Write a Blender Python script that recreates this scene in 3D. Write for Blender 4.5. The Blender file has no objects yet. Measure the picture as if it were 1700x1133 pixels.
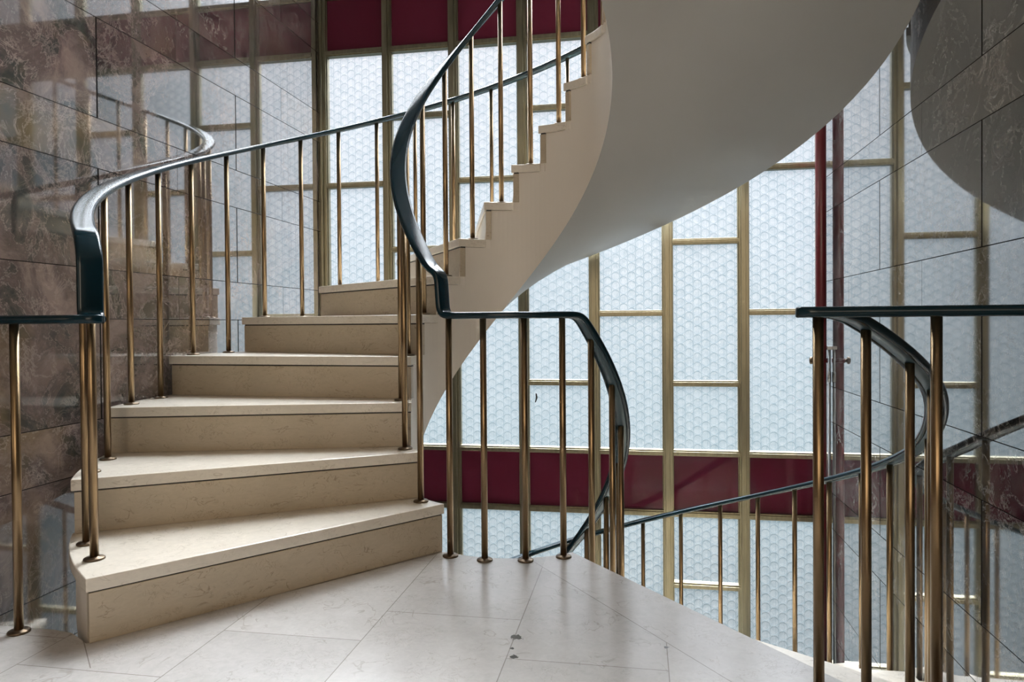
import bpy, bmesh, math, random
from mathutils import Vector, Matrix
random.seed(7)
C = bpy.context.scene.collection
sc = bpy.context.scene
PI = math.pi
R = math.radians

# ------------------------------------------------------------------ camera
cam = bpy.data.cameras.new('camera')
camo = bpy.data.objects.new('camera', cam)
C.objects.link(camo)
YAW, PITCH, ROLL, EYE = .1765, -.0124, -.0074, .8097
F = Vector((-math.sin(YAW), math.cos(YAW), 0)); Rt = Vector((math.cos(YAW), math.sin(YAW), 0)); Up = Vector((0, 0, 1))
F2 = F*math.cos(PITCH) + Up*math.sin(PITCH); U2 = Up*math.cos(PITCH) - F*math.sin(PITCH)
R3 = Rt*math.cos(ROLL) + U2*math.sin(ROLL); U3 = U2*math.cos(ROLL) - Rt*math.sin(ROLL)
camo.matrix_world = Matrix(((R3.x, U3.x, -F2.x, 0), (R3.y, U3.y, -F2.y, 0), (R3.z, U3.z, -F2.z, EYE), (0, 0, 0, 1)))
cam.sensor_width = 36; cam.lens = 36*1190.64/1700
cam.shift_y = (552.17-566.5)/1700
cam.clip_start = .05
sc.camera = camo

# ------------------------------------------------------------------ sky
w = bpy.data.worlds.new('sky'); sc.world = w; w.use_nodes = True
nt = w.node_tree; nt.nodes.clear()
def N(nt, t, **k):
    n = nt.nodes.new(t)
    for a, b in k.items():
        if a == 'inp':
            for i, v in b.items(): n.inputs[i].default_value = v
        else: setattr(n, a, b)
    return n
tc = N(nt, 'ShaderNodeTexCoord'); sx = N(nt, 'ShaderNodeSeparateXYZ')
nt.links.new(tc.outputs['Generated'], sx.inputs[0])
ns = N(nt, 'ShaderNodeTexNoise', inp={'Scale': 2.2, 'Detail': 3.0})
nt.links.new(tc.outputs['Generated'], ns.inputs['Vector'])
ma = N(nt, 'ShaderNodeMath', operation='MULTIPLY_ADD', inp={1: .5, 2: .42})
nt.links.new(sx.outputs['Z'], ma.inputs[0])
mb = N(nt, 'ShaderNodeMath', operation='MULTIPLY_ADD', inp={1: .16})
nt.links.new(ns.outputs[0], mb.inputs[0]); nt.links.new(ma.outputs[0], mb.inputs[2])
cr = N(nt, 'ShaderNodeValToRGB')
nt.links.new(mb.outputs[0], cr.inputs[0])
el = cr.color_ramp.elements
SKY = [(0.0, (.020, .023, .025)), (.32, (.040, .050, .054)), (.42, (.068, .086, .094)), (.55, (.100, .114, .127)), (.70, (.130, .132, .142)), (.80, (3.8, 3.95, 4.2)), (.95, (5.4, 5.55, 5.8))]
el[0].position = SKY[0][0]; el[0].color = SKY[0][1] + (1,)
el[1].position = SKY[1][0]; el[1].color = SKY[1][1] + (1,)
for p, c in SKY[2:]:
    e = el.new(p); e.color = c + (1,)
bg = N(nt, 'ShaderNodeBackground', inp={'Strength': 5.45}); wo = N(nt, 'ShaderNodeOutputWorld')
nt.links.new(cr.outputs[0], bg.inputs[0]); nt.links.new(bg.outputs[0], wo.inputs[0])

# bright hazy sun behind the window wall, softened by cloud
sl = bpy.data.lights.new('sun', 'SUN'); sl.energy = 12.0; sl.angle = math.radians(32); sl.color = (.93, .96, 1.0)
so = bpy.data.objects.new('sun', sl); C.objects.link(so)
so.rotation_euler = Vector((-.10, 1.0, 1.02)).to_track_quat('Z', 'Y').to_euler()

# ------------------------------------------------------------------ colour management
sc.view_settings.view_transform = 'Standard'; sc.view_settings.look = 'None'
sc.view_settings.exposure = 0.15; sc.view_settings.gamma = 1.0
sc.cycles.max_bounces = 10; sc.cycles.glossy_bounces = 5; sc.cycles.transmission_bounces = 6; sc.cycles.diffuse_bounces = 5
sc.cycles.transparent_max_bounces = 12; sc.cycles.caustics_refractive = True; sc.cycles.caustics_reflective = False
sc.cycles.sample_clamp_indirect = 6.0

# ------------------------------------------------------------------ plan of the stair well
CX, CY = -.508, 2.8166
RI, RO = .3984, 1.508
RISE, STEP = .17, 18.0
TI, TO = 243.15, 234.5
XL, XR, YW = -2.034, 1.018, 4.361
STOREY = 17*RISE
YB = -2.2

# ------------------------------------------------------------------ materials
MATS = {}
def mat(name):
    m = bpy.data.materials.new(name); m.use_nodes = True; m.node_tree.nodes.clear(); MATS[name] = m
    t = m.node_tree; o = N(t, 'ShaderNodeOutputMaterial')
    return m, t, o
def ramp(t, src, stops):
    r = N(t, 'ShaderNodeValToRGB'); t.links.new(src, r.inputs[0]); e = r.color_ramp.elements
    for i, (p, c) in enumerate(stops):
        if i < 2: e[i].position = p; q = e[i]
        else: q = e.new(p)
        q.color = tuple(c) + (1,) if len(c) == 3 else c
    return r
def M(t, op, a, b=None, c=None):
    n = N(t, 'ShaderNodeMath', operation=op)
    for i, v in enumerate((a, b, c)):
        if v is None: continue
        if isinstance(v, (int, float)): n.inputs[i].default_value = v
        else: t.links.new(v, n.inputs[i])
    return n.outputs[0]
def principled(name, col, rough, metal=0, spec=.5, coat=0):
    m, t, o = mat(name)
    p = N(t, 'ShaderNodeBsdfPrincipled'); p.inputs['Base Color'].default_value = (*col, 1); p.inputs['Roughness'].default_value = rough
    p.inputs['Metallic'].default_value = metal; p.inputs['Specular IOR Level'].default_value = spec; p.inputs['Coat Weight'].default_value = coat
    t.links.new(p.outputs[0], o.inputs[0])
    return m, t, p
def mixc(t, f, a, b, mode='MIX'):
    n = N(t, 'ShaderNodeMix', data_type='RGBA', blend_type=mode)
    for s, v in ((n.inputs[0], f), (n.inputs[6], a), (n.inputs[7], b)):
        if isinstance(v, (int, float)): s.default_value = v
        elif isinstance(v, tuple): s.default_value = (*v, 1)
        else: t.links.new(v, s)
    return n.outputs[2]

def marble(name, base_lo, base_mid, base_hi, vein, gold, y_off, PY, fres):
    """polished wall slabs: a tall and a low course in turn, vertical joints a running bond apart"""
    m, t, o = mat(name)
    tc = N(t, 'ShaderNodeTexCoord'); g = N(t, 'ShaderNodeNewGeometry'); s = N(t, 'ShaderNodeSeparateXYZ')
    t.links.new(g.outputs['Position'], s.inputs[0])
    P = .5750; z0 = EYE + .029
    zz = M(t, 'DIVIDE', M(t, 'SUBTRACT', s.outputs['Z'], z0), P)
    zi = M(t, 'FLOOR', zz); zf = M(t, 'MULTIPLY', M(t, 'SUBTRACT', zz, zi), P)      # metres above the low course's bottom
    low = M(t, 'LESS_THAN', zf, .192)
    big = M(t, 'SUBTRACT', 1.0, low)
    # distance to horizontal joints
    dh = M(t, 'MINIMUM', zf, M(t, 'MINIMUM', M(t, 'ABSOLUTE', M(t, 'SUBTRACT', zf, .192)), M(t, 'SUBTRACT', P, zf)))
    yy = M(t, 'DIVIDE', M(t, 'SUBTRACT', M(t, 'SUBTRACT', s.outputs['Y'], y_off), M(t, 'MULTIPLY', low, PY/2)), PY)
    yi = M(t, 'FLOOR', yy); yf = M(t, 'MULTIPLY', M(t, 'SUBTRACT', yy, yi), PY)
    dv = M(t, 'MINIMUM', yf, M(t, 'SUBTRACT', PY, yf))
    wv = M(t, 'MULTIPLY_ADD', big, .0030, .0010)
    joint = M(t, 'MAXIMUM', M(t, 'LESS_THAN', dh, .0016), M(t, 'LESS_THAN', dv, wv))
    # one number per slab
    cx = N(t, 'ShaderNodeCombineXYZ'); t.links.new(yi, cx.inputs[0]); t.links.new(zi, cx.inputs[1]); t.links.new(low, cx.inputs[2])
    wn = N(t, 'ShaderNodeTexWhiteNoise', noise_dimensions='3D'); t.links.new(cx.outputs[0], wn.inputs['Vector'])
    off = N(t, 'ShaderNodeVectorMath', operation='MULTIPLY_ADD'); t.links.new(wn.outputs['Color'], off.inputs[0]); off.inputs[1].default_value = (7, 7, 7)
    t.links.new(g.outputs['Position'], off.inputs[2])
    n1 = N(t, 'ShaderNodeTexNoise', inp={'Scale': 3.4, 'Detail': 9.0, 'Roughness': .66, 'Distortion': .8}); t.links.new(off.outputs[0], n1.inputs['Vector'])
    n2 = N(t, 'ShaderNodeTexNoise', inp={'Scale': 12.0, 'Detail': 9.0, 'Roughness': .74, 'Distortion': .7}); t.links.new(off.outputs[0], n2.inputs['Vector'])
    n3 = N(t, 'ShaderNodeTexNoise', inp={'Scale': 1.3, 'Detail': 5.0, 'Roughness': .6}); t.links.new(off.outputs[0], n3.inputs['Vector'])
    col = ramp(t, n1.outputs[0], [(.40, base_lo), (.60, base_hi), (.5, base_mid)]).outputs[0]
    gf = ramp(t, n3.outputs[0], [(.52, (0, 0, 0)), (.68, (1, 1, 1))]).outputs[0]
    col = mixc(t, M(t, 'MULTIPLY', gf, .55), col, gold)
    v = M(t, 'ABSOLUTE', M(t, 'SUBTRACT', n2.outputs[0], .5))
    vf = ramp(t, v, [(.0, (1, 1, 1)), (.030, (0, 0, 0))]).outputs[0]
    brk = N(t, 'ShaderNodeTexNoise', inp={'Scale': 5.0, 'Detail': 3.0}); t.links.new(off.outputs[0], brk.inputs['Vector'])
    vf = M(t, 'MULTIPLY', vf, ramp(t, brk.outputs[0], [(.42, (.12, .12, .12)), (.62, (1, 1, 1))]).outputs[0])
    v2 = M(t, 'ABSOLUTE', M(t, 'SUBTRACT', n1.outputs[0], .47))
    vf2 = ramp(t, v2, [(.0, (1, 1, 1)), (.008, (0, 0, 0))]).outputs[0]
    fine = ramp(t, n2.outputs[0], [(.45, (0, 0, 0)), (.7, (1, 1, 1))]).outputs[0]
    col = mixc(t, M(t, 'MULTIPLY', vf, M(t, 'MULTIPLY_ADD', fine, .25, .42)), col, vein)
    col = mixc(t, M(t, 'MULTIPLY', vf2, .4), col, vein)
    br = M(t, 'MULTIPLY_ADD', wn.outputs['Value'], .5, .75)
    hs = N(t, 'ShaderNodeHueSaturation'); t.links.new(col, hs.inputs['Color']); t.links.new(br, hs.inputs['Value'])
    col = mixc(t, joint, hs.outputs[0], (.012, .010, .009))
    d = N(t, 'ShaderNodeBsdfDiffuse'); t.links.new(col, d.inputs[0])
    gl = N(t, 'ShaderNodeBsdfGlossy'); gl.inputs['Roughness'].default_value = .035
    lw = N(t, 'ShaderNodeLayerWeight'); lw.inputs['Blend'].default_value = .5
    bp = N(t, 'ShaderNodeBump', inp={'Strength': .05, 'Distance': .0006})
    hgt = M(t, 'MULTIPLY_ADD', joint, -1.0, M(t, 'MULTIPLY', n2.outputs[0], .35)); t.links.new(hgt, bp.inputs['Height'])
    t.links.new(bp.outputs[0], gl.inputs['Normal'])
    fr = ramp(t, lw.outputs['Facing'], [(p, (v, v, v)) for p, v in fres]).outputs[0]
    fr = M(t, 'MULTIPLY', fr, M(t, 'SUBTRACT', 1.0, M(t, 'MULTIPLY', joint, .97)))
    fr = M(t, 'MULTIPLY', fr, M(t, 'SUBTRACT', 1.0, M(t, 'MULTIPLY', vf, .30)))
    mx = N(t, 'ShaderNodeMixShader'); t.links.new(fr, mx.inputs[0]); t.links.new(d.outputs[0], mx.inputs[1]); t.links.new(gl.outputs[0], mx.inputs[2])
    t.links.new(mx.outputs[0], o.inputs[0])
    return m
MARBLE_L = marble('brown_marble', (.050, .054, .048), (.125, .095, .085), (.23, .17, .145), (.55, .44, .38), (.24, .16, .07), 2.427, .957, [(.15, .04), (.32, .08), (.43, .36), (.54, .72), (.72, .84), (1.0, .95)])
MARBLE_R = marble('grey_marble', (.020, .023, .024), (.060, .060, .060), (.16, .15, .14), (.80, .78, .74), (.12, .09, .06), 2.385, .936, [(.15, .05), (.30, .12), (.45, .26), (.60, .45), (.72, .66), (1.0, .95)])

def stone(name, a, b, speck, rough, tiles=False, veins=.45):
    m, t, o = mat(name)
    g = N(t, 'ShaderNodeNewGeometry')
    n1 = N(t, 'ShaderNodeTexNoise', inp={'Scale': 3.0, 'Detail': 6.0, 'Roughness': .6}); t.links.new(g.outputs['Position'], n1.inputs['Vector'])
    mp = N(t, 'ShaderNodeMapping'); mp.inputs['Scale'].default_value = (1, 1, 2.2); mp.inputs['Rotation'].default_value = (.1, .2, .5)
    t.links.new(g.outputs['Position'], mp.inputs[0])
    n2 = N(t, 'ShaderNodeTexNoise', inp={'Scale': 42.0, 'Detail': 7.0, 'Roughness': .7, 'Distortion': .8}); t.links.new(mp.outputs[0], n2.inputs['Vector'])
    n3 = N(t, 'ShaderNodeTexNoise', inp={'Scale': 10.0, 'Detail': 3.0, 'Roughness': .5, 'Distortion': 1.6}); t.links.new(mp.outputs[0], n3.inputs['Vector'])
    n5 = N(t, 'ShaderNodeTexNoise', inp={'Scale': 8.0, 'Detail': 2.0, 'Roughness': .5}); t.links.new(mp.outputs[0], n5.inputs['Vector'])
    n6 = N(t, 'ShaderNodeTexNoise', inp={'Scale': 26.0, 'Detail': 4.0, 'Roughness': .6, 'Distortion': 1.2}); t.links.new(g.outputs['Position'], n6.inputs['Vector'])
    col = ramp(t, n1.outputs[0], [(.3, a), (.7, b)]).outputs[0]
    hv = N(t, 'ShaderNodeHueSaturation'); t.links.new(col, hv.inputs['Color']); t.links.new(M(t, 'MULTIPLY_ADD', n2.outputs[0], .34, .83), hv.inputs['Value']); col = hv.outputs[0]
    line = ramp(t, M(t, 'ABSOLUTE', M(t, 'SUBTRACT', n3.outputs[0], .5)), [(.0, (1, 1, 1)), (.022, (0, 0, 0))]).outputs[0]
    msk = ramp(t, n5.outputs[0], [(.53, (0, 0, 0)), (.61, (1, 1, 1))]).outputs[0]
    l2 = ramp(t, M(t, 'ABSOLUTE', M(t, 'SUBTRACT', n6.outputs[0], .5)), [(.0, (1, 1, 1)), (.02, (0, 0, 0))]).outputs[0]
    m2 = ramp(t, n5.outputs[0], [(.40, (1, 1, 1)), (.47, (0, 0, 0))]).outputs[0]
    col = mixc(t, M(t, 'MULTIPLY', M(t, 'MULTIPLY', line, msk), veins), col, speck)
    col = mixc(t, M(t, 'MULTIPLY', M(t, 'MULTIPLY', l2, m2), veins*.8), col, speck)
    hgt = n2.outputs[0]
    if tiles:
        s = N(t, 'ShaderNodeSeparateXYZ'); t.links.new(g.outputs['Position'], s.inputs[0])
        X, Y = s.outputs['X'], s.outputs['Y']
        PX = .3845
        xx = M(t, 'DIVIDE', M(t, 'SUBTRACT', X, .062), PX); xi = M(t, 'FLOOR', xx); xf = M(t, 'MULTIPLY', M(t, 'SUBTRACT', xx, xi), PX)
        # cross joints, each column its own
        base = 1.693
        for k, v in ((-2, 1.92), (-3, 1.73), (-4, 1.475), (-5, 1.62), (0, 1.50)):
            eq = M(t, 'COMPARE', xi, float(k), .1); base = M(t, 'MULTIPLY_ADD', eq, v-1.693, base)
        LY = .62
        yy = M(t, 'DIVIDE', M(t, 'SUBTRACT', Y, base), LY); yi = M(t, 'FLOOR', yy); yf = M(t, 'MULTIPLY', M(t, 'SUBTRACT', yy, yi), LY)
        dd = M(t, 'MINIMUM', M(t, 'MINIMUM', xf, M(t, 'SUBTRACT', PX, xf)), M(t, 'MINIMUM', yf, M(t, 'SUBTRACT', LY, yf)))
        # border slab along the edge of the flight going down
        ex, ey, e2x, e2y = -.169, 2.149, .199, 1.662
        L = math.hypot(e2x-ex, e2y-ey); nx, ny = -(e2y-ey)/L, (e2x-ex)/L
        db = M(t, 'ADD', M(t, 'MULTIPLY', M(t, 'SUBTRACT', X, ex), nx), M(t, 'MULTIPLY', M(t, 'SUBTRACT', Y, ey), ny))
        inb = M(t, 'GREATER_THAN', db, 0.0)
        dd = M(t, 'MINIMUM', M(t, 'ADD', dd, inb), M(t, 'ABSOLUTE', db))
        # border joint at the foot of the stair
        fx, fy, f2x, f2y = -1.42, 1.619, -1.286, 1.487
        L2 = math.hypot(f2x-fx, f2y-fy); ux, uy = (f2x-fx)/L2, (f2y-fy)/L2
        al = M(t, 'ADD', M(t, 'MULTIPLY', M(t, 'SUBTRACT', X, fx), ux), M(t, 'MULTIPLY', M(t, 'SUBTRACT', Y, fy), uy))
        ac = M(t, 'ABSOLUTE', M(t, 'SUBTRACT', M(t, 'MULTIPLY', M(t, 'SUBTRACT', X, fx), uy), M(t, 'MULTIPLY', M(t, 'SUBTRACT', Y, fy), ux)))
        far = M(t, 'ADD', M(t, 'LESS_THAN', al, 0.0), M(t, 'GREATER_THAN', al, L2))
        dd = M(t, 'MINIMUM', dd, M(t, 'ADD', ac, far))
        joint = M(t, 'LESS_THAN', dd, .0013)
        c3 = N(t, 'ShaderNodeCombineXYZ'); t.links.new(xi, c3.inputs[0]); t.links.new(yi, c3.inputs[1]); t.links.new(inb, c3.inputs[2])
        wn = N(t, 'ShaderNodeTexWhiteNoise', noise_dimensions='3D'); t.links.new(c3.outputs[0], wn.inputs['Vector'])
        hs = N(t, 'ShaderNodeHueSaturation'); t.links.new(col, hs.inputs['Color']); t.links.new(M(t, 'MULTIPLY_ADD', wn.outputs['Value'], .16, .92), hs.inputs['Value'])
        col = mixc(t, M(t, 'MULTIPLY', joint, .6), hs.outputs[0], (.16, .13, .10))
        # chipped corners filled with dark grout
        chips = [(-.317, 1.812, .013), (-.305, 1.702, .010), (-.318, 1.747, .005), (.059, 1.816, .006)]
        nz = N(t, 'ShaderNodeTexNoise', inp={'Scale': 90.0, 'Detail': 3.0}); t.links.new(g.outputs['Position'], nz.inputs['Vector'])
        for (px, py, pr) in chips:
            d = M(t, 'SQRT', M(t, 'ADD', M(t, 'POWER', M(t, 'SUBTRACT', X, px), 2.0), M(t, 'POWER', M(t, 'SUBTRACT', Y, py), 2.0)))
            d = M(t, 'MULTIPLY_ADD', nz.outputs[0], pr*2.8, M(t, 'SUBTRACT', d, pr*1.4))
            col = mixc(t, M(t, 'LESS_THAN', d, pr), col, (.06, .06, .05))
    p = N(t, 'ShaderNodeBsdfPrincipled'); t.links.new(col, p.inputs['Base Color'])
    p.inputs['Roughness'].default_value = rough
    p.inputs['Specular IOR Level'].default_value = .85 if tiles else .6
    bp = N(t, 'ShaderNodeBump', inp={'Strength': .08, 'Distance': .002}); t.links.new(hgt, bp.inputs['Height']); t.links.new(bp.outputs[0], p.inputs['Normal'])
    t.links.new(p.outputs[0], o.inputs[0])
    return m
FLOOR = stone('landing_limestone', (.55, .525, .50), (.66, .635, .61), (.30, .25, .20), .19, True)
TREAD_LIT = stone('lit_tread_limestone', (.74, .67, .56), (.82, .75, .65), (.36, .28, .19), .25)  # same stone as the risers, lightened to stand for light on the tops
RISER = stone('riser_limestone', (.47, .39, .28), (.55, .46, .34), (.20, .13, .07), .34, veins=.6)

def plaster(name, col, rough):
    m, t, p = principled(name, col, rough, spec=.35)
    g = N(t, 'ShaderNodeNewGeometry'); n = N(t, 'ShaderNodeTexNoise', inp={'Scale': 2.0, 'Detail': 6.0}); t.links.new(g.outputs['Position'], n.inputs['Vector'])
    t.links.new(ramp(t, n.outputs[0], [(.3, tuple(c*.94 for c in col)), (.7, col)]).outputs[0], p.inputs['Base Color'])
    n2 = N(t, 'ShaderNodeTexNoise', inp={'Scale': 60.0, 'Detail': 4.0}); t.links.new(g.outputs['Position'], n2.inputs['Vector'])
    b = N(t, 'ShaderNodeBump', inp={'Strength': .05, 'Distance': .002}); t.links.new(n2.outputs[0], b.inputs['Height']); t.links.new(b.outputs[0], p.inputs['Normal'])
    return m
PLASTER_SHADED = plaster('shade_darkened_plaster', (.43, .42, .395), .42)  # the string's cream paint darkened, underside shade put into the colour
STRING = plaster('cream_painted_plaster', (.85, .78, .69), .42)  # same paint as the underside, lightened for the light it gets
WHITE = plaster('white_painted_plaster', (.74, .71, .66), .6)

def metal(name, col, rough, scl=(1, 1, 40)):
    m, t, p = principled(name, col, rough, 1.0)
    tcn = N(t, 'ShaderNodeTexCoord'); mp = N(t, 'ShaderNodeMapping'); mp.inputs['Scale'].default_value = (30, 30, 3); t.links.new(tcn.outputs['Object'], mp.inputs[0])
    n = N(t, 'ShaderNodeTexNoise', inp={'Scale': 2.0, 'Detail': 3.0, 'Roughness': .5}); t.links.new(mp.outputs[0], n.inputs['Vector'])
    t.links.new(ramp(t, n.outputs[0], [(.3, tuple(c*.72 for c in col)), (.7, col)]).outputs[0], p.inputs['Base Color'])
    t.links.new(M(t, 'MULTIPLY_ADD', n.outputs[0], .14, rough-.07), p.inputs['Roughness'])
    return m
BRASS = metal('aged_brass', (.31, .215, .12), .31)
BASEM = metal('dark_brass', (.17, .125, .085), .38)
FRAME = metal('gold_anodised_frame', (.33, .30, .205), .38)
RAIL, _t, _p = principled('dark_teal_handrail', (.003, .018, .027), .18, spec=.32)
RAILBAR, _t, _p = principled('teal_grey_bar', (.035, .07, .085), .35, spec=.5)
MAROON, _t, _p = principled('maroon_glass', (.115, .018, .036), .05, spec=.2)
PIPE_RED, _t, _p = principled('dark_red_paint', (.115, .008, .012), .3, spec=.5)
STEEL = metal('galvanised_steel', (.42, .43, .44), .35)
CAP, _t, _p = principled('frame_gasket_black', (.02, .02, .018), .5)

def glass(name):
    """pressed glass with rows of round lenses"""
    m, t, o = mat(name)
    g = N(t, 'ShaderNodeNewGeometry'); s = N(t, 'ShaderNodeSeparateXYZ'); t.links.new(g.outputs['Position'], s.inputs[0])
    ax, az = .096, .0545
    def dist(ox, oz):
        u = M(t, 'DIVIDE', M(t, 'ADD', s.outputs['X'], ox), ax); u = M(t, 'MULTIPLY', M(t, 'SUBTRACT', M(t, 'FRACT', u), .5), ax)
        v = M(t, 'DIVIDE', M(t, 'ADD', s.outputs['Z'], oz), az); v = M(t, 'MULTIPLY', M(t, 'SUBTRACT', M(t, 'FRACT', v), .5), az)
        return M(t, 'SQRT', M(t, 'ADD', M(t, 'MULTIPLY', u, u), M(t, 'MULTIPLY', v, v)))
    d = M(t, 'MINIMUM', dist(0, 10), dist(ax/2, 10+az/2))
    dome = ramp(t, M(t, 'DIVIDE', d, .0318), [(0, (1, 1, 1)), (1, (0, 0, 0)), (.6, (.72, .72, .72)), (.76, (.46, .46, .46)), (.84, (.08, .08, .08))]).outputs[0]
    ring = ramp(t, M(t, 'DIVIDE', d, .0318), [(.70, (0, 0, 0)), (.78, (1, 1, 1)), (.86, (0, 0, 0))]).outputs[0]
    # thin vertical seam down every row of lenses
    q = M(t, 'MULTIPLY', M(t, 'ABSOLUTE', M(t, 'SUBTRACT', M(t, 'FRACT', M(t, 'DIVIDE', M(t, 'ADD', s.outputs['X'], 10.0), ax/2)), .5)), ax/2)
    seam = M(t, 'LESS_THAN', q, .0011)
    nz = N(t, 'ShaderNodeTexNoise', inp={'Scale': 34.0, 'Detail': 4.0, 'Roughness': .6}); t.links.new(g.outputs['Position'], nz.inputs['Vector'])
    nb = N(t, 'ShaderNodeTexNoise', inp={'Scale': 1.6, 'Detail': 2.0}); t.links.new(g.outputs['Position'], nb.inputs['Vector'])
    mot = ramp(t, nz.outputs[0], [(.42, (0, 0, 0)), (.62, (1, 1, 1))]).outputs[0]
    h = M(t, 'ADD', dome, M(t, 'MULTIPLY', nz.outputs[0], .8))
    b1 = N(t, 'ShaderNodeBump', inp={'Strength': 1.0, 'Distance': .0035}); t.links.new(h, b1.inputs['Height'])
    tint = mixc(t, M(t, 'ADD', M(t, 'MULTIPLY', M(t, 'MAXIMUM', ring, M(t, 'MULTIPLY', seam, .5)), .60), M(t, 'MULTIPLY', mot, .22)), (1.0, 1.0, 1.0), (.42, .56, .62))
    tr = N(t, 'ShaderNodeBsdfTransparent'); t.links.new(tint, tr.inputs[0])
    tl = N(t, 'ShaderNodeBsdfTranslucent'); t.links.new(tint, tl.inputs[0]); t.links.new(b1.outputs[0], tl.inputs['Normal'])
    rf = N(t, 'ShaderNodeBsdfRefraction'); rf.inputs['IOR'].default_value = 1.3; rf.inputs['Roughness'].default_value = .12; t.links.new(tint, rf.inputs[0]); t.links.new(b1.outputs[0], rf.inputs['Normal'])
    gl = N(t, 'ShaderNodeBsdfGlossy'); gl.inputs['Roughness'].default_value = .15; t.links.new(b1.outputs[0], gl.inputs['Normal'])
    m1 = N(t, 'ShaderNodeMixShader'); m1.inputs[0].default_value = .45; t.links.new(tr.outputs[0], m1.inputs[1]); t.links.new(rf.outputs[0], m1.inputs[2])
    m2 = N(t, 'ShaderNodeMixShader'); m2.inputs[0].default_value = .03; t.links.new(m1.outputs[0], m2.inputs[1]); t.links.new(tl.outputs[0], m2.inputs[2])
    m3 = N(t, 'ShaderNodeMixShader'); m3.inputs[0].default_value = .05; t.links.new(m2.outputs[0], m3.inputs[1]); t.links.new(gl.outputs[0], m3.inputs[2])
    t.links.new(m3.outputs[0], o.inputs[0])
    return m
GLASS = glass('pressed_lens_glass')
CLEAR, _t, _o = mat('clear_edge')
_tr = N(_t, 'ShaderNodeBsdfTransparent'); _t.links.new(_tr.outputs[0], _o.inputs[0])

# ------------------------------------------------------------------ builders
class MB:
    def __init__(s): s.v = []; s.f = []; s.m = []; s.sm = []
    def add(s, vs, fs, mi=0, smooth=False):
        b = len(s.v); s.v += [tuple(v) for v in vs]
        for f in fs: s.f.append([b+i for i in f]); s.m.append(mi); s.sm.append(smooth)
    def box(s, x0, y0, z0, x1, y1, z1, mi=0):
        s.add([(x0, y0, z0), (x1, y0, z0), (x1, y1, z0), (x0, y1, z0), (x0, y0, z1), (x1, y0, z1), (x1, y1, z1), (x0, y1, z1)],
              [(0, 3, 2, 1), (4, 5, 6, 7), (0, 1, 5, 4), (1, 2, 6, 5), (2, 3, 7, 6), (3, 0, 4, 7)], mi)
    def prism(s, poly, z0, z1, mi=0):
        n = len(poly)
        s.add([(x, y, z0) for x, y in poly] + [(x, y, z1) for x, y in poly],
              [list(range(n))[::-1], list(range(n, 2*n))] + [(i, (i+1) % n, n+(i+1) % n, n+i) for i in range(n)], mi)
    def lathe(s, prof, seg=20, o=(0, 0, 0)):
        vs = []; n = len(prof)
        for k in range(seg):
            a = 2*PI*k/seg
            for r, z in prof: vs.append((o[0]+r*math.cos(a), o[1]+r*math.sin(a), o[2]+z))
        fs = []
        for k in range(seg):
            k2 = (k+1) % seg
            for i in range(n-1): fs.append((k*n+i, k2*n+i, k2*n+i+1, k*n+i+1))
        s.add(vs, fs, 0, True)
        s.add([vs[k*n] for k in range(seg)], [list(range(seg))[::-1]]); s.add([vs[k*n+n-1] for k in range(seg)], [list(range(seg))])
    def sweep(s, pts, rights, prof, caps=True, smooth=True):
        n = len(pts); q = len(prof); vs = []
        for i in range(n):
            a = pts[max(0, i-1)]; b = pts[min(n-1, i+1)]; t = (b-a).normalized()
            r = rights[i]; r = (r - t*r.dot(t)).normalized(); u = t.cross(r)
            for x, y in prof: vs.append(pts[i] + r*x + u*y)
        fs = [(i*q+j, i*q+(j+1) % q, (i+1)*q+(j+1) % q, (i+1)*q+j) for i in range(n-1) for j in range(q)]
        s.add(vs, fs, 0, smooth)
        if caps:
            s.add(vs[:q], [list(range(q))]); s.add(vs[-q:], [list(range(q))[::-1]])
    def build(s, name, mats, parent=None, bevel=0, seg=2, loc=None, recalc=True):
        me = bpy.data.meshes.new(name); me.from_pydata(s.v, [], s.f)
        for m in (mats if isinstance(mats, (list, tuple)) else [mats]): me.materials.append(m)
        for p, mi, sm in zip(me.polygons, s.m, s.sm): p.material_index = mi; p.use_smooth = sm
        if recalc:
            bm = bmesh.new(); bm.from_mesh(me); bmesh.ops.remove_doubles(bm, verts=bm.verts, dist=1e-6); bmesh.ops.recalc_face_normals(bm, faces=bm.faces); bm.to_mesh(me); bm.free()
        o = bpy.data.objects.new(name, me); C.objects.link(o)
        if loc: o.location = loc
        if parent: o.parent = parent
        if bevel:
            b = o.modifiers.new('bevel', 'BEVEL'); b.width = bevel; b.segments = seg; b.limit_method = 'ANGLE'; b.angle_limit = R(40)
            b.harden_normals = False
        return o
def empty(name, loc=(0, 0, 0)):
    o = bpy.data.objects.new(name, None); C.objects.link(o); o.location = loc; o.empty_display_size = .2; return o
def tag(o, label=None, cat=None, group=None, kind=None):
    if label: o['label'] = label
    if cat: o['category'] = cat
    if group: o['group'] = group
    if kind: o['kind'] = kind
    return o
def pol(r, a, z=None):
    p = (CX+r*math.cos(R(a)), CY+r*math.sin(R(a)))
    return p if z is None else (p[0], p[1], z)
def lerp(a, b, s): return a+(b-a)*s

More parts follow.
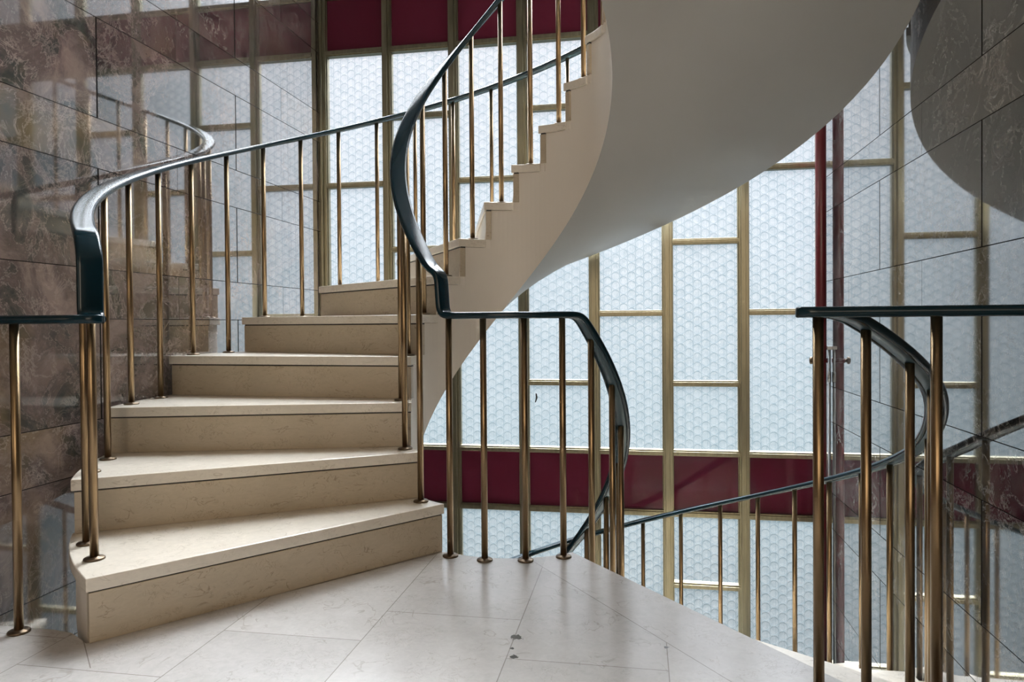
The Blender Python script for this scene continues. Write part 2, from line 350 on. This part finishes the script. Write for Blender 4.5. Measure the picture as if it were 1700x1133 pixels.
# ------------------------------------------------------------------ shell: floor, walls, ceiling
ZLO, ZHI = -STOREY-.05, 2*STOREY-.02
EDGE_I, EDGE_O = 312.5, 310.6            # edge of the landing above the flight going down
def landing_poly(ti, to):
    """outline of a landing: lobby rectangle, then the sector up to the open well"""
    yb = 1.664
    P = [(XL, YB), (XR, YB), (XR, yb)]
    P.append((pol(RO, to)[0]+.05, yb))
    P += [pol(RO, to)]
    P += [pol(RI, ti)]
    a = ti
    while a > TI: P.append(pol(RI, a)); a -= 6
    P.append(pol(RI, TI)); P.append(pol(RO-.005, TO-.8)); P.append((pol(RO, TO)[0]-.10, yb-.01)); P.append((pol(RO, TO)[0]-.16, yb)); P.append((XL, yb))
    Q = []
    for p in P:
        if not Q or math.hypot(p[0]-Q[-1][0], p[1]-Q[-1][1]) > 1e-3: Q.append(p)
    return Q
lp = landing_poly(EDGE_I, EDGE_O)
mb = MB(); mb.prism(lp, -.035, 0)
fl = mb.build('floor', FLOOR, bevel=.003); tag(fl, kind='structure')
mb = MB(); mb.prism(landing_poly(EDGE_I-.8, EDGE_O-.8), -.28, -.036)
tag(mb.build('floor_slab_underside', PLASTER_SHADED), kind='structure')
up = landing_poly(TI-288+360.6, TO-288+360.6)
mb = MB(); mb.prism(up, STOREY-.28, STOREY)
tag(mb.build('ceiling', WHITE), kind='structure')
mb = MB(); mb.box(XL-.2, YB-.2, ZHI, XR+.2, YW+.2, ZHI+.1); tag(mb.build('ceiling_upper', WHITE), kind='structure')
mb = MB(); mb.box(XL-.2, YB-.2, ZLO-.1, XR+.2, YW+.2, -STOREY); tag(mb.build('floor_lower', FLOOR), kind='structure')
mb = MB(); mb.box(XL-.2, YB, ZLO, XL, YW+.10, ZHI); tag(mb.build('wall_left', MARBLE_L), kind='structure')
mb = MB(); mb.box(XR, YB, ZLO, XR+.2, YW+.10, ZHI); tag(mb.build('wall_right', MARBLE_R), kind='structure')
mb = MB(); mb.box(XL-.2, YB-.2, ZLO, XR+.2, YB, ZHI); tag(mb.build('wall_back', WHITE), kind='structure')

# ------------------------------------------------------------------ window wall
def W(z): return EYE + (z-.8127)*.98
win = empty('window_1', (XL, YW, 0)); tag(win, kind='structure')
def wpart(mb, name, m, label=None, **k):
    mb.v = [(x-XL, y-YW, z) for x, y, z in mb.v]
    o = mb.build(name, m, win, **k)
    if label: o['label'] = label
    return o
GW, MW = .389*.98, .055*.98
X0 = -2.026*.98
bays = [(X0+i*(GW+MW), X0+i*(GW+MW)+GW) for i in range(7)]
def mull(x0, x1):
    mb = MB(); xm = (x0+x1)/2
    mb.box(x0, YW, ZLO, x1, YW+.05, ZHI)
    mb.box(x0+.010, YW-.016, ZLO, x1-.016, YW, ZHI)
    mb.box(x0-.006, YW+.012, ZLO, x0, YW+.05, ZHI, 0); mb.box(x1, YW+.012, ZLO, x1+.006, YW+.05, ZHI, 0)
    return mb
for i in range(6): wpart(mull(bays[i][1], bays[i+1][0]), 'mullion', FRAME, bevel=.0015)
mb = MB(); mb.box(XL+.001, YW, ZLO, bays[0][0], YW+.05, ZHI); mb.box(XL+.012, YW-.016, ZLO, bays[0][0]-.022, YW, ZHI); mb.box(bays[0][0], YW+.012, ZLO, bays[0][0]+.006, YW+.05, ZHI)
wpart(mb, 'window_jamb', FRAME, bevel=.0015)
mb = MB(); mb.box(bays[6][1], YW, ZLO, XR-.001, YW+.05, ZHI); mb.box(bays[6][1]+.022, YW-.016, ZLO, XR-.012, YW, ZHI); mb.box(bays[6][1]-.006, YW+.012, ZLO, bays[6][1], YW+.05, ZHI)
wpart(mb, 'window_jamb', FRAME, bevel=.0015)
def transom(x0, x1, z0, z1):
    mb = MB(); mb.box(x0, YW+.004, z0, x1, YW+.05, z1); mb.box(x0, YW-.006, z0+.007, x1, YW+.004, z1-.009)
    wpart(mb, 'transom', FRAME, bevel=.0012)
for k in (-1, 0, 1):
    dz = k*STOREY
    band0, band1 = W(-.334)+dz, W(0.0)+dz
    g0, g1 = W(.036)+dz, W(2.566)+dz
    for i, (x0, x1) in enumerate(bays):
        transom(x0, x1, band1, g0); transom(x0, x1, band0-.037, band0)
        mb = MB(); mb.box(x0-.004, YW+.022, band0-.004, x1+.004, YW+.032, band1+.004)
        wpart(mb, 'maroon_panel', MAROON)
        zs = [.87, 1.73] if i % 2 == 0 else [.441, 1.30, 2.16]
        cuts = [g0] + [W(z)+dz for z in zs] + [g1]
        for j, z in enumerate(zs): transom(x0, x1, W(z)+dz-.0175, W(z)+dz+.0175)
        for j in range(len(cuts)-1):
            a = cuts[j] + (.0 if j == 0 else .0175); b = cuts[j+1] - (.0 if j == len(cuts)-2 else .0175)
            mb = MB(); mb.box(x0-.003, YW+.030, a-.003, x1+.003, YW+.036, b+.003, 1)
            mb.m[2] = 0                                        # the face towards the stair carries the lenses
            wpart(mb, 'glass_pane', [GLASS, CLEAR], recalc=False)
mb = MB(); mb.box(XL-.2, YW+.0, ZLO-.1, XR+.2, YW+.2, W(-.371)-STOREY); tag(mb.build('wall_window_sill', WHITE), kind='structure')

mb = MB(); _cx, _cz = -.634, .345
mb.v = [(_cx-.004, YW+.027, _cz+.032), (_cx+.004, YW+.027, _cz+.030), (_cx+.009, YW+.027, _cz+.004), (_cx-.002, YW+.027, _cz-.024), (_cx-.009, YW+.027, _cz-.026), (_cx-.002, YW+.027, _cz+.002)]
mb.v += [(x, y+.003, z) for x, y, z in mb.v]
mb.f = [[0, 1, 2, 3, 4, 5], [11, 10, 9, 8, 7, 6]] + [[i, (i+1) % 6, 6+(i+1) % 6, 6+i] for i in range(6)]; mb.m = [0]*8; mb.sm = [False]*8
wpart(mb, 'glass_chip', CAP, 'small dark chip in the pressed glass')

# ------------------------------------------------------------------ flights
def ang(n, dz):
    """angles of the riser line under nosing n, at the well and at the wall"""
    ai, ao = TI-STEP*(n-1), TO-STEP*(n-1)
    if dz < 0:
        ao += {17: 4.1, 16: 3.5, 15: 3.2, 14: 2.6, 13: 1.2}.get(n, 0)
        ai += {17: -2.65, 16: -1.5, 15: -.5}.get(n, 0)
    return ai, ao
def angf(t, dz):
    n = math.floor(t); a, b = ang(n, dz), ang(n+1, dz) if n < 17 else tuple(x-STEP for x in ang(17, dz))
    return lerp(a[0], b[0], t-n), lerp(a[1], b[1], t-n)
def pt(t, s, dz, ri=RI, ro=RO, shift=0.0):
    ai, ao = angf(t, dz)
    p, q = pol(ri, ai), pol(ro, ao)
    return lerp(p[0], q[0], s), lerp(p[1], q[1], s)
def soffit(t, s):
    zi = .17*t - (.576+.0125*(t-6.5)); zo = .17*t - (.400+.011*(t-8.9))
    k = s*s*(3-2*s)*.35 + s*.65
    return lerp(zi, zo, k)
def flight(dz, label, nmax=16):
    root = empty('staircase', (CX, CY, dz)); tag(root, label, 'staircase')
    def put(mb, name, m, **k):
        mb.v = [(x-CX, y-CY, z-dz) for x, y, z in mb.v]
        return mb.build(name, m, root, **k)
    # painted body: ruled helical slab with a stepped top
    mb = MB(); ms = MB(); K = 6; S = 8
    ri, ro = RI+.009, RO-.016
    for n in range(1, nmax+1):
        for k in range(K):
            t0, t1 = n+k/K, n+(k+1)/K
            sh = .0
            ztop = .17*n - .037 + dz
            for j in range(S):
                s0, s1 = j/S, (j+1)/S
                A = [pt(t0, s0, dz, ri, ro), pt(t1, s0, dz, ri, ro), pt(t1, s1, dz, ri, ro), pt(t0, s1, dz, ri, ro)]
                zb = [soffit(t0, s0)+dz, soffit(t1, s0)+dz, soffit(t1, s1)+dz, soffit(t0, s1)+dz]
                zb = [min(z, ztop-.02) for z in zb]
                mb.add([(*A[i], zb[i]) for i in range(4)], [(0, 1, 2, 3)], 0, True)
                T = [A[0], A[1], A[2], A[3]]
                if k == 0:      # the stepped top starts behind the stone riser
                    e0, e1 = Vector(pt(n, 0, dz, ri, ro)), Vector(pt(n, 1, dz, ri, ro)); dd = (e1-e0).normalized(); nn = Vector((-dd.y, dd.x))
                    if (Vector(pt(n+.5, .5, dz))-e0).dot(nn) < 0: nn = -nn
                    T[0] = (A[0][0]+nn.x*.030, A[0][1]+nn.y*.030); T[3] = (A[3][0]+nn.x*.030, A[3][1]+nn.y*.030)
                zp = ztop-.17
                ms.add([(*T[i], ztop) for i in range(4)], [(3, 2, 1, 0)])
                if k == 0:
                    ms.add([(*T[0], ztop), (*T[3], ztop), (*T[3], zp), (*T[0], zp)], [(0, 1, 2, 3)])
                    ms.add([(*A[0], zp), (*A[3], zp), (*T[3], zp), (*T[0], zp)], [(0, 1, 2, 3)])
                if j == 0: ms.add([(*A[0], zb[0]), (*A[1], zb[1]), (*A[1], ztop), (*T[0], ztop), (*T[0], zp), (*A[0], zp)], [(0, 1, 2, 3, 4, 5)] if k == 0 else [(0, 1, 2, 5)])
                if j == 0 and k: ms.add([(*A[0], zp), (*A[1], ztop), (*A[0], ztop)], [(0, 1, 2)])
                if j == S-1: ms.add([(*A[3], zb[3]), (*A[2], zb[2]), (*A[2], ztop), (*T[3], ztop), (*T[3], zp), (*A[3], zp)], [(5, 4, 3, 2, 1, 0)] if k == 0 else [(5, 2, 1, 0)])
                if j == S-1 and k: ms.add([(*A[3], zp), (*A[2], ztop), (*A[3], ztop)], [(2, 1, 0)])
                if k == 0 and n == 1: ms.add([(*A[0], zp), (*A[3], zp), (*A[3], zb[3]), (*A[0], zb[0])], [(0, 1, 2, 3)])
                if k == K-1 and n == nmax: ms.add([(*A[1], ztop), (*A[2], ztop), (*A[2], zb[2]), (*A[1], zb[1])], [(0, 3, 2, 1)])
    b = put(mb, 'soffit', PLASTER_SHADED); b['label'] = 'cream painted underside, darkened for its shade'
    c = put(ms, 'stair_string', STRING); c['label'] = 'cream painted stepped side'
    # treads and risers
    for n in range(1, nmax+1):
        z = .17*n + dz
        def arc(r, t0, t1, s, m=8): return [pt(lerp(t0, t1, i/m), s, dz) for i in range(m+1)]
        back = .06 if n < 16 else 0
        # front edge offset: nosing sits 12 mm proud of the riser face
        poly = arc(RI, n, n+1+back, 0)
        poly += arc(RO, n, n+1+back, 1)[::-1]
        mb = MB(); mb.prism(poly, z-.036, z)
        put(mb, 'tread', TREAD_LIT, bevel=.003)
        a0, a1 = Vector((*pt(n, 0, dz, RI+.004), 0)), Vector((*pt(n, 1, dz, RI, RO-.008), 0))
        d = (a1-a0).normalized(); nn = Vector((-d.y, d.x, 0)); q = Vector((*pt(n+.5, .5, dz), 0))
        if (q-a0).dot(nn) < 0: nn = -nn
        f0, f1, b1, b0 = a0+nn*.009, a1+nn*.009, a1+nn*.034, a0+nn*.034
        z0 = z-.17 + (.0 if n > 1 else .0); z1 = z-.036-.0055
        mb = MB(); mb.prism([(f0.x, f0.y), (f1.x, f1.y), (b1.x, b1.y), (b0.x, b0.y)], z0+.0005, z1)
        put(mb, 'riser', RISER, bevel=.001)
        g0, g1 = a0+nn*.013, a1+nn*.013
        mb = MB(); mb.prism([(g0.x, g0.y), (g1.x, g1.y), (b1.x, b1.y), (b0.x, b0.y)], z1, z-.0355)
        put(mb, 'riser_joint', CAP)
    return root
flight(0, 'curved limestone staircase rising from the landing, its pale painted underside sweeping overhead')
flight(-STOREY, 'curved limestone staircase going down beside the window from the landing')

# ------------------------------------------------------------------ railings
def rrect(w, h, r, seg=4, dome=.0):
    P = []
    for cx, cy, a0 in ((w/2-r, h/2-r, 0), (-w/2+r, h/2-r, 90), (-w/2+r, -h/2+r, 180), (w/2-r, -h/2+r, 270)):
        for k in range(seg+1):
            a = R(a0+90*k/seg); P.append((cx+r*math.cos(a), cy+r*math.sin(a)))
    return P
RW, RH = .064, .023
PROF = rrect(RW, RH, .0105)
# groove along the underside
PROF = [p for p in PROF if True]
_g = []
for i, p in enumerate(PROF):
    _g.append(p)
    if i == 14: _g += [(-.019, -RH/2), (-.017, -RH/2+.004), (.017, -RH/2+.004), (.019, -RH/2)]
PROF = _g
BAR = rrect(.033, .006, .001, 1)
def smooth_path(pts, rts, win=3, step=.012):
    """resample evenly, then average: rounds the corners"""
    P = [pts[0]]; Q = [rts[0]]
    for i in range(1, len(pts)):
        L = (pts[i]-pts[i-1]).length; n = max(1, int(round(L/step)))
        for k in range(1, n+1): P.append(pts[i-1].lerp(pts[i], k/n)); Q.append(rts[i-1].lerp(rts[i], k/n).normalized())
    for _ in range(win):
        A = P[:]; B = Q[:]
        for i in range(1, len(P)-1):
            A[i] = (P[i-1]+P[i]*2+P[i+1])/4; B[i] = (Q[i-1]+Q[i]*2+Q[i+1]).normalized()
        P, Q = A, B
    return P, Q
def decimate(P, Q, tol=2): 
    return P[::tol] + ([P[-1]] if (len(P)-1) % tol else []), Q[::tol] + ([Q[-1]] if (len(P)-1) % tol else [])
def rnd_end(mb_prof, P, Q, at_start, n=5):
    """extra rings that shrink to a rounded end in plan"""
    return P, Q
def handrail(root, paths, org):
    mb = MB(); mc = MB()
    for pts, rts, win, ends in paths:
        P, Q = smooth_path(pts, rts, win)
        rings = []
        n = len(P)
        for i in range(n):
            a = P[max(0, i-1)]; b = P[min(n-1, i+1)]; t = (b-a).normalized(); r = Q[i]; r = (r-t*r.dot(t)).normalized(); u = t.cross(r)
            rings.append((P[i], r, u, t, 1.0))
        for e in (0, 1):
            if ends[e]:
                p, r, u, t, _ = rings[0] if e == 0 else rings[-1]
                sg = -1 if e == 0 else 1
                ex = []
                for k in range(1, 6):
                    a = R(90*k/5); ex.append((p+t*sg*math.sin(a)*RW*.5, r, u, t, max(.02, math.cos(a))))
                rings = (ex[::-1]+rings) if e == 0 else (rings+ex)
        q = len(PROF); vs = []
        for p, r, u, t, sc_ in rings:
            for x, y in PROF: vs.append(p + r*x*sc_ + u*y*(1 if sc_ > .5 else .6+.8*sc_) - Vector(org))
        fs = [(i*q+j, i*q+(j+1) % q, (i+1)*q+(j+1) % q, (i+1)*q+j) for i in range(len(rings)-1) for j in range(q)]
        mb.add(vs, fs, 0, True); mb.add(vs[:q], [list(range(q))]); mb.add(vs[-q:], [list(range(q))[::-1]])
        vs = []; core = [(x, y-RH/2+.0045) for x, y in BAR]
        rr = [x for x in rings if x[4] == 1.0][1:-1]
        for p, r, u, t, _ in rr:
            for x, y in core: vs.append(p+r*x+u*y - Vector(org))
        q = len(core)
        mc.add(vs, [(i*q+j, i*q+(j+1) % q, (i+1)*q+(j+1) % q, (i+1)*q+j) for i in range(len(rr)-1) for j in range(q)], 0, True)
        mc.add(vs[:q], [list(range(q))]); mc.add(vs[-q:], [list(range(q))[::-1]])
    h = mb.build('handrail', RAIL, root); h['label'] = 'glossy dark teal handrail'
    c = mc.build('rail_bar', RAILBAR, h)
    return h
BR = .0113
def balusters(root, spots, org):
    for x, y, z0, z1 in spots:
        mb = MB(); L = z1-z0
        mb.lathe([(BR, 0.004), (BR, L)], 16)
        b = mb.build('baluster', BRASS, root, loc=(x-org[0], y-org[1], z0-org[2]))
        mb = MB(); mb.lathe([(.0275, 0.0), (.0275, .004), (.024, .0065), (BR+.001, .008), (BR, .009)], 20)
        mb.build('base_flange', BASEM, b)
def zoneI(a): return 1.165+(224.3-a)*RISE/STEP      # handrail centre height, inner, upper flight
def zoneO(a): return 1.232+(209.6-a)*RISE/STEP
def tread_z(r, a, dz):
    """top of the tread under a point of the flight"""
    s = (r-RI)/(RO-RI)
    for n in range(16, 0, -1):
        ai, ao = ang(n, dz)
        p, q = Vector((*pol(RI, ai), 0)), Vector((*pol(RO, ao), 0)); d = q-p; P = Vector((*pol(r, a), 0))
        side = d.x*(P.y-p.y)-d.y*(P.x-p.x)
        diff = (lerp(ai, ao, s)-a)
        if diff > 0 or (abs(diff) < 5 and side < 0): 
            if side < 0 or diff > 5: return .17*n+dz
    return dz
def zdown(a): return zoneO(a) - STOREY + .045*min(1, max(0, (-5-a)/20))     # the rail starts a little high where it leaves the landing
RBI, RBO = .438, 1.463
# --- inner railing: up out of the well below, round the landing edge, up the flight
org = (CX, CY, 0)
rin = empty('stair_railing', org); tag(rin, 'brass railing with dark teal handrail curving round the central open well', 'railing', None)
pts = []; rts = []
def addp(a, z, r): pts.append(Vector(pol(r, a, z))); rts.append(Vector((math.cos(R(a)), math.sin(R(a)), 0)))
a = 225.0
while a > -46.5: addp(a, zoneI(a)-STOREY, RBI); a -= 3
addp(-47.2, .838, RBI)
for a in (-52, -60, -70, -80, -90, -100, -107, -111): addp(a, .838, RBI)
addp(-112.0, .845, RBI); addp(-113.2, .985, RBI)
a = 241.5
n0 = len(pts)
while a > -46.5: addp(a, zoneI(a), RBI); a -= 3
addp(-47.2, STOREY+.838, RBI)
for a in (-60, -80, -100, -111): addp(a, STOREY+.838, RBI)
handrail(rin, [(pts, rts, 6, (0, 1))], org)
sp = []
for a in (250.2, 267.6, 286.3, 304.6): sp.append((*pol(.430, a), 0, .828))
for k in range(0, 16):
    a = 231.2-18*k+(.0 if k else 0)
    sp.append((*pol(RBI-.004, a), tread_z(RBI, a, 0), zoneI(a)-.010))
for k in range(0, 10):
    a = -39.0-.0+18*k*1.0
    sp.append((*pol(RBI-.004, a), tread_z(RBI, a, -STOREY), zoneI(a)-STOREY-.010))
balusters(rin, sp, org)
# --- outer railing of the upper flight, with the landing rail towards the left wall
org = (-1.5, 1.65, 0)
ro = empty('stair_railing', org); tag(ro, 'brass railing with dark teal handrail outside the flight going up', 'railing')
YL = 1.632
pts = []; rts = []
tdir = Vector((math.sin(R(229.5)), -math.cos(R(229.5)), 0))
p0 = Vector(pol(RBO, 229.6, .829)); rv = Vector((math.cos(R(229.6)), math.sin(R(229.6)), 0))
pts += [p0 - tdir*.034, p0 - tdir*.004, p0 + Vector((0, 0, .02)), p0+Vector((0, 0, .17))]; rts += [rv]*4
a = 227.5
while a > -46: addp(a, zoneO(a), RBO); a -= 3
pathA = (pts, rts, 5, (0, 0))
pathB = ([Vector((XL+.004, YL, .829)), Vector((-1.8, YL, .829)), Vector((-1.46, YL+.012, .829)), Vector((-1.415, YL+.024, .829))], [Vector((0, 1, 0))]*4, 2, (0, 1))
handrail(ro, [pathA, pathB], org)
sp = [(-1.625, YL, 0, .82), (-1.86, YL, 0, .82)]
sp.append((*pol(1.457, 228.2), .17, zoneO(228.2)-.02))
for k in range(0, 30):
    a = 221.4-9*k
    sp.append((*pol(RBO, a), tread_z(RBO, a, 0), zoneO(a)-.010))
balusters(ro, sp, org)
# --- outer railing of the lower flight, with the landing rail towards the right wall
org = (.4, 1.65, 0)
rd = empty('stair_railing', org); tag(rd, 'brass railing with dark teal handrail outside the flight going down', 'railing')
pts = []; rts = []
a = 225.0
while a > -46: addp(a, min(zdown(a), .829), RBO); a -= 3
addp(-48.0, .818, RBO); addp(-50.5, .829, RBO); 
pl = pts[-1]; pts.append(Vector((.386, 1.650, .829))); rts.append(Vector((.55, -.83, 0)))
pathA = (pts, rts, 3, (0, 1))
pathB = ([Vector((.362, YL-.004, .829)), Vector((.6, YL-.004, .829)), Vector((XR-.004, YL-.004, .829))], [Vector((0, 1, 0))]*3, 1, (1, 0))
handrail(rd, [pathA, pathB], org)
sp = [(.376, YL-.004, 0, .82), (.609, YL-.004, 0, .82), (.842, YL-.004, 0, .82)]
for a in (314.2, 323.3, 332.2, 341.0, 349.8, 358.3, 366.2, 374.8, 383.7, 392.6, 401.7, 410.8, 420.2, 429.2, 438.2, 447.2, 456.2, 465.2, 474.2, 483.2):
    aa = a-360
    sp.append((*pol(RBO, aa), tread_z(RBO, aa, -STOREY), min(.82, zdown(aa)-.010)))
balusters(rd, sp, org)

# ------------------------------------------------------------------ pipes by the window's right end
rp = empty('riser_pipe', (.9735, 4.15, ZLO+.12)); tag(rp, 'dark red upright pipe standing before the right end of the window', 'pipe')
mb = MB(); mb.lathe([(.028, 0), (.028, ZHI-ZLO-.12)], 24); mb.build('pipe', PIPE_RED, rp)
for zc in (.595-STOREY, .595, .595+STOREY):
    mb = MB(); mb.lathe([(.034, zc-.012-ZLO-.12), (.034, zc+.012-ZLO-.12)], 20); cl = mb.build('pipe_clamp', PIPE_RED, rp)
    mb = MB()
    vs = []
    prof = [(0, .010), (.016, .010), (.018, .019), (.026, .021), (.031, .015), (.033, .002)]
    for i, (d, r) in enumerate(prof):
        for k in range(14):
            a = 2*PI*k/14; vs.append((-.028-d, r*math.cos(a), zc-ZLO-.12+r*math.sin(a)))
    fs = [(i*14+k, i*14+(k+1) % 14, (i+1)*14+(k+1) % 14, (i+1)*14+k) for i in range(len(prof)-1) for k in range(14)]
    mb.add(vs, fs, 0, True); mb.add(vs[-14:], [list(range(14))]); mb.build('clamp_knob', BASEM, cl)
cp = empty('conduit', (1.006, 4.112, -STOREY)); tag(cp, 'thin grey steel conduit with a coupling beside the red pipe', 'pipe')
mb = MB(); mb.lathe([(.0075, 0), (.0075, STOREY+.66)], 14); mb.build('pipe', STEEL, cp)
mb = MB(); mb.lathe([(.010, STOREY+.48), (.010, STOREY+.535)], 14); mb.build('coupling', STEEL, cp)
mb = MB(); mb.box(-.014, -.012, STOREY+.655, .014, .012, STOREY+.675); mb.build('bracket', STEEL, cp, bevel=.002)

# ------------------------------------------------------------------ lobby behind the camera: door, plus an added lamp for fill
dr = empty('door_1', (-1.6, YB, 0)); tag(dr, kind='structure')
mb = MB(); mb.box(-.33, .001, 0, .33, .04, 2.05); mb.build('door_leaf', metal('dark_wood_like_bronze', (.10, .07, .05), .5), dr, bevel=.004)
mb = MB(); mb.box(-.40, .001, 0, -.331, .06, 2.12); mb.box(.331, .001, 0, .40, .06, 2.12); mb.box(-.331, .001, 2.051, .331, .06, 2.12); mb.build('door_frame', FRAME, dr)
def lamp(x, y, z, w, d, power, label):
    r = empty('fill_lamp', (x, y, z)); tag(r, label, 'lamp')
    mb = MB(); mb.box(-w/2-.04, -d/2-.04, -.05, w/2+.04, d/2+.04, -.001); mb.build('fill_lamp_housing', WHITE, r, bevel=.004)
    m, t, o = mat('fill_lamp_diffuser'); e = N(t, 'ShaderNodeEmission'); e.inputs[0].default_value = (1, .80, .58, 1); e.inputs[1].default_value = power
    t.links.new(e.outputs[0], o.inputs[0])
    mb = MB(); mb.box(-w/2, -d/2, -.06, w/2, d/2, -.051); mb.build('fill_lamp_diffuser', m, r)
lamp(-.5, -.75, STOREY-.28, 1.4, 1.0, 1.0, 'added square warm fill panel on the ceiling over the landing')  # unseen panel, added as warm fill for the risers
# added glowing screen behind the camera, frontal fill for risers and string
sw = empty('fill_screen', (-.1, YB, 0)); tag(sw, kind='structure')
m, t, o = mat('fill_screen_glow'); e = N(t, 'ShaderNodeEmission'); e.inputs[0].default_value = (1, .84, .66, 1); e.inputs[1].default_value = 3.9
t.links.new(e.outputs[0], o.inputs[0])
for k in range(3):
    x0 = -.95+k*.64
    mb = MB(); mb.box(x0, .012, .75, x0+.60, .020, 2.35); mb.build('fill_screen_pane', m, sw)
for x in (-.99, -.35, .29, .93):
    mb = MB(); mb.box(x, .001, .71, x+.04, .05, 2.39); mb.build('fill_screen_bar', FRAME, sw)
mb = MB(); mb.box(-.95, .001, .71, .93, .05, .75); mb.build('fill_screen_sill', FRAME, sw)
mb = MB(); mb.box(-.95, .001, 2.35, .93, .05, 2.39); mb.build('fill_screen_head', FRAME, sw)
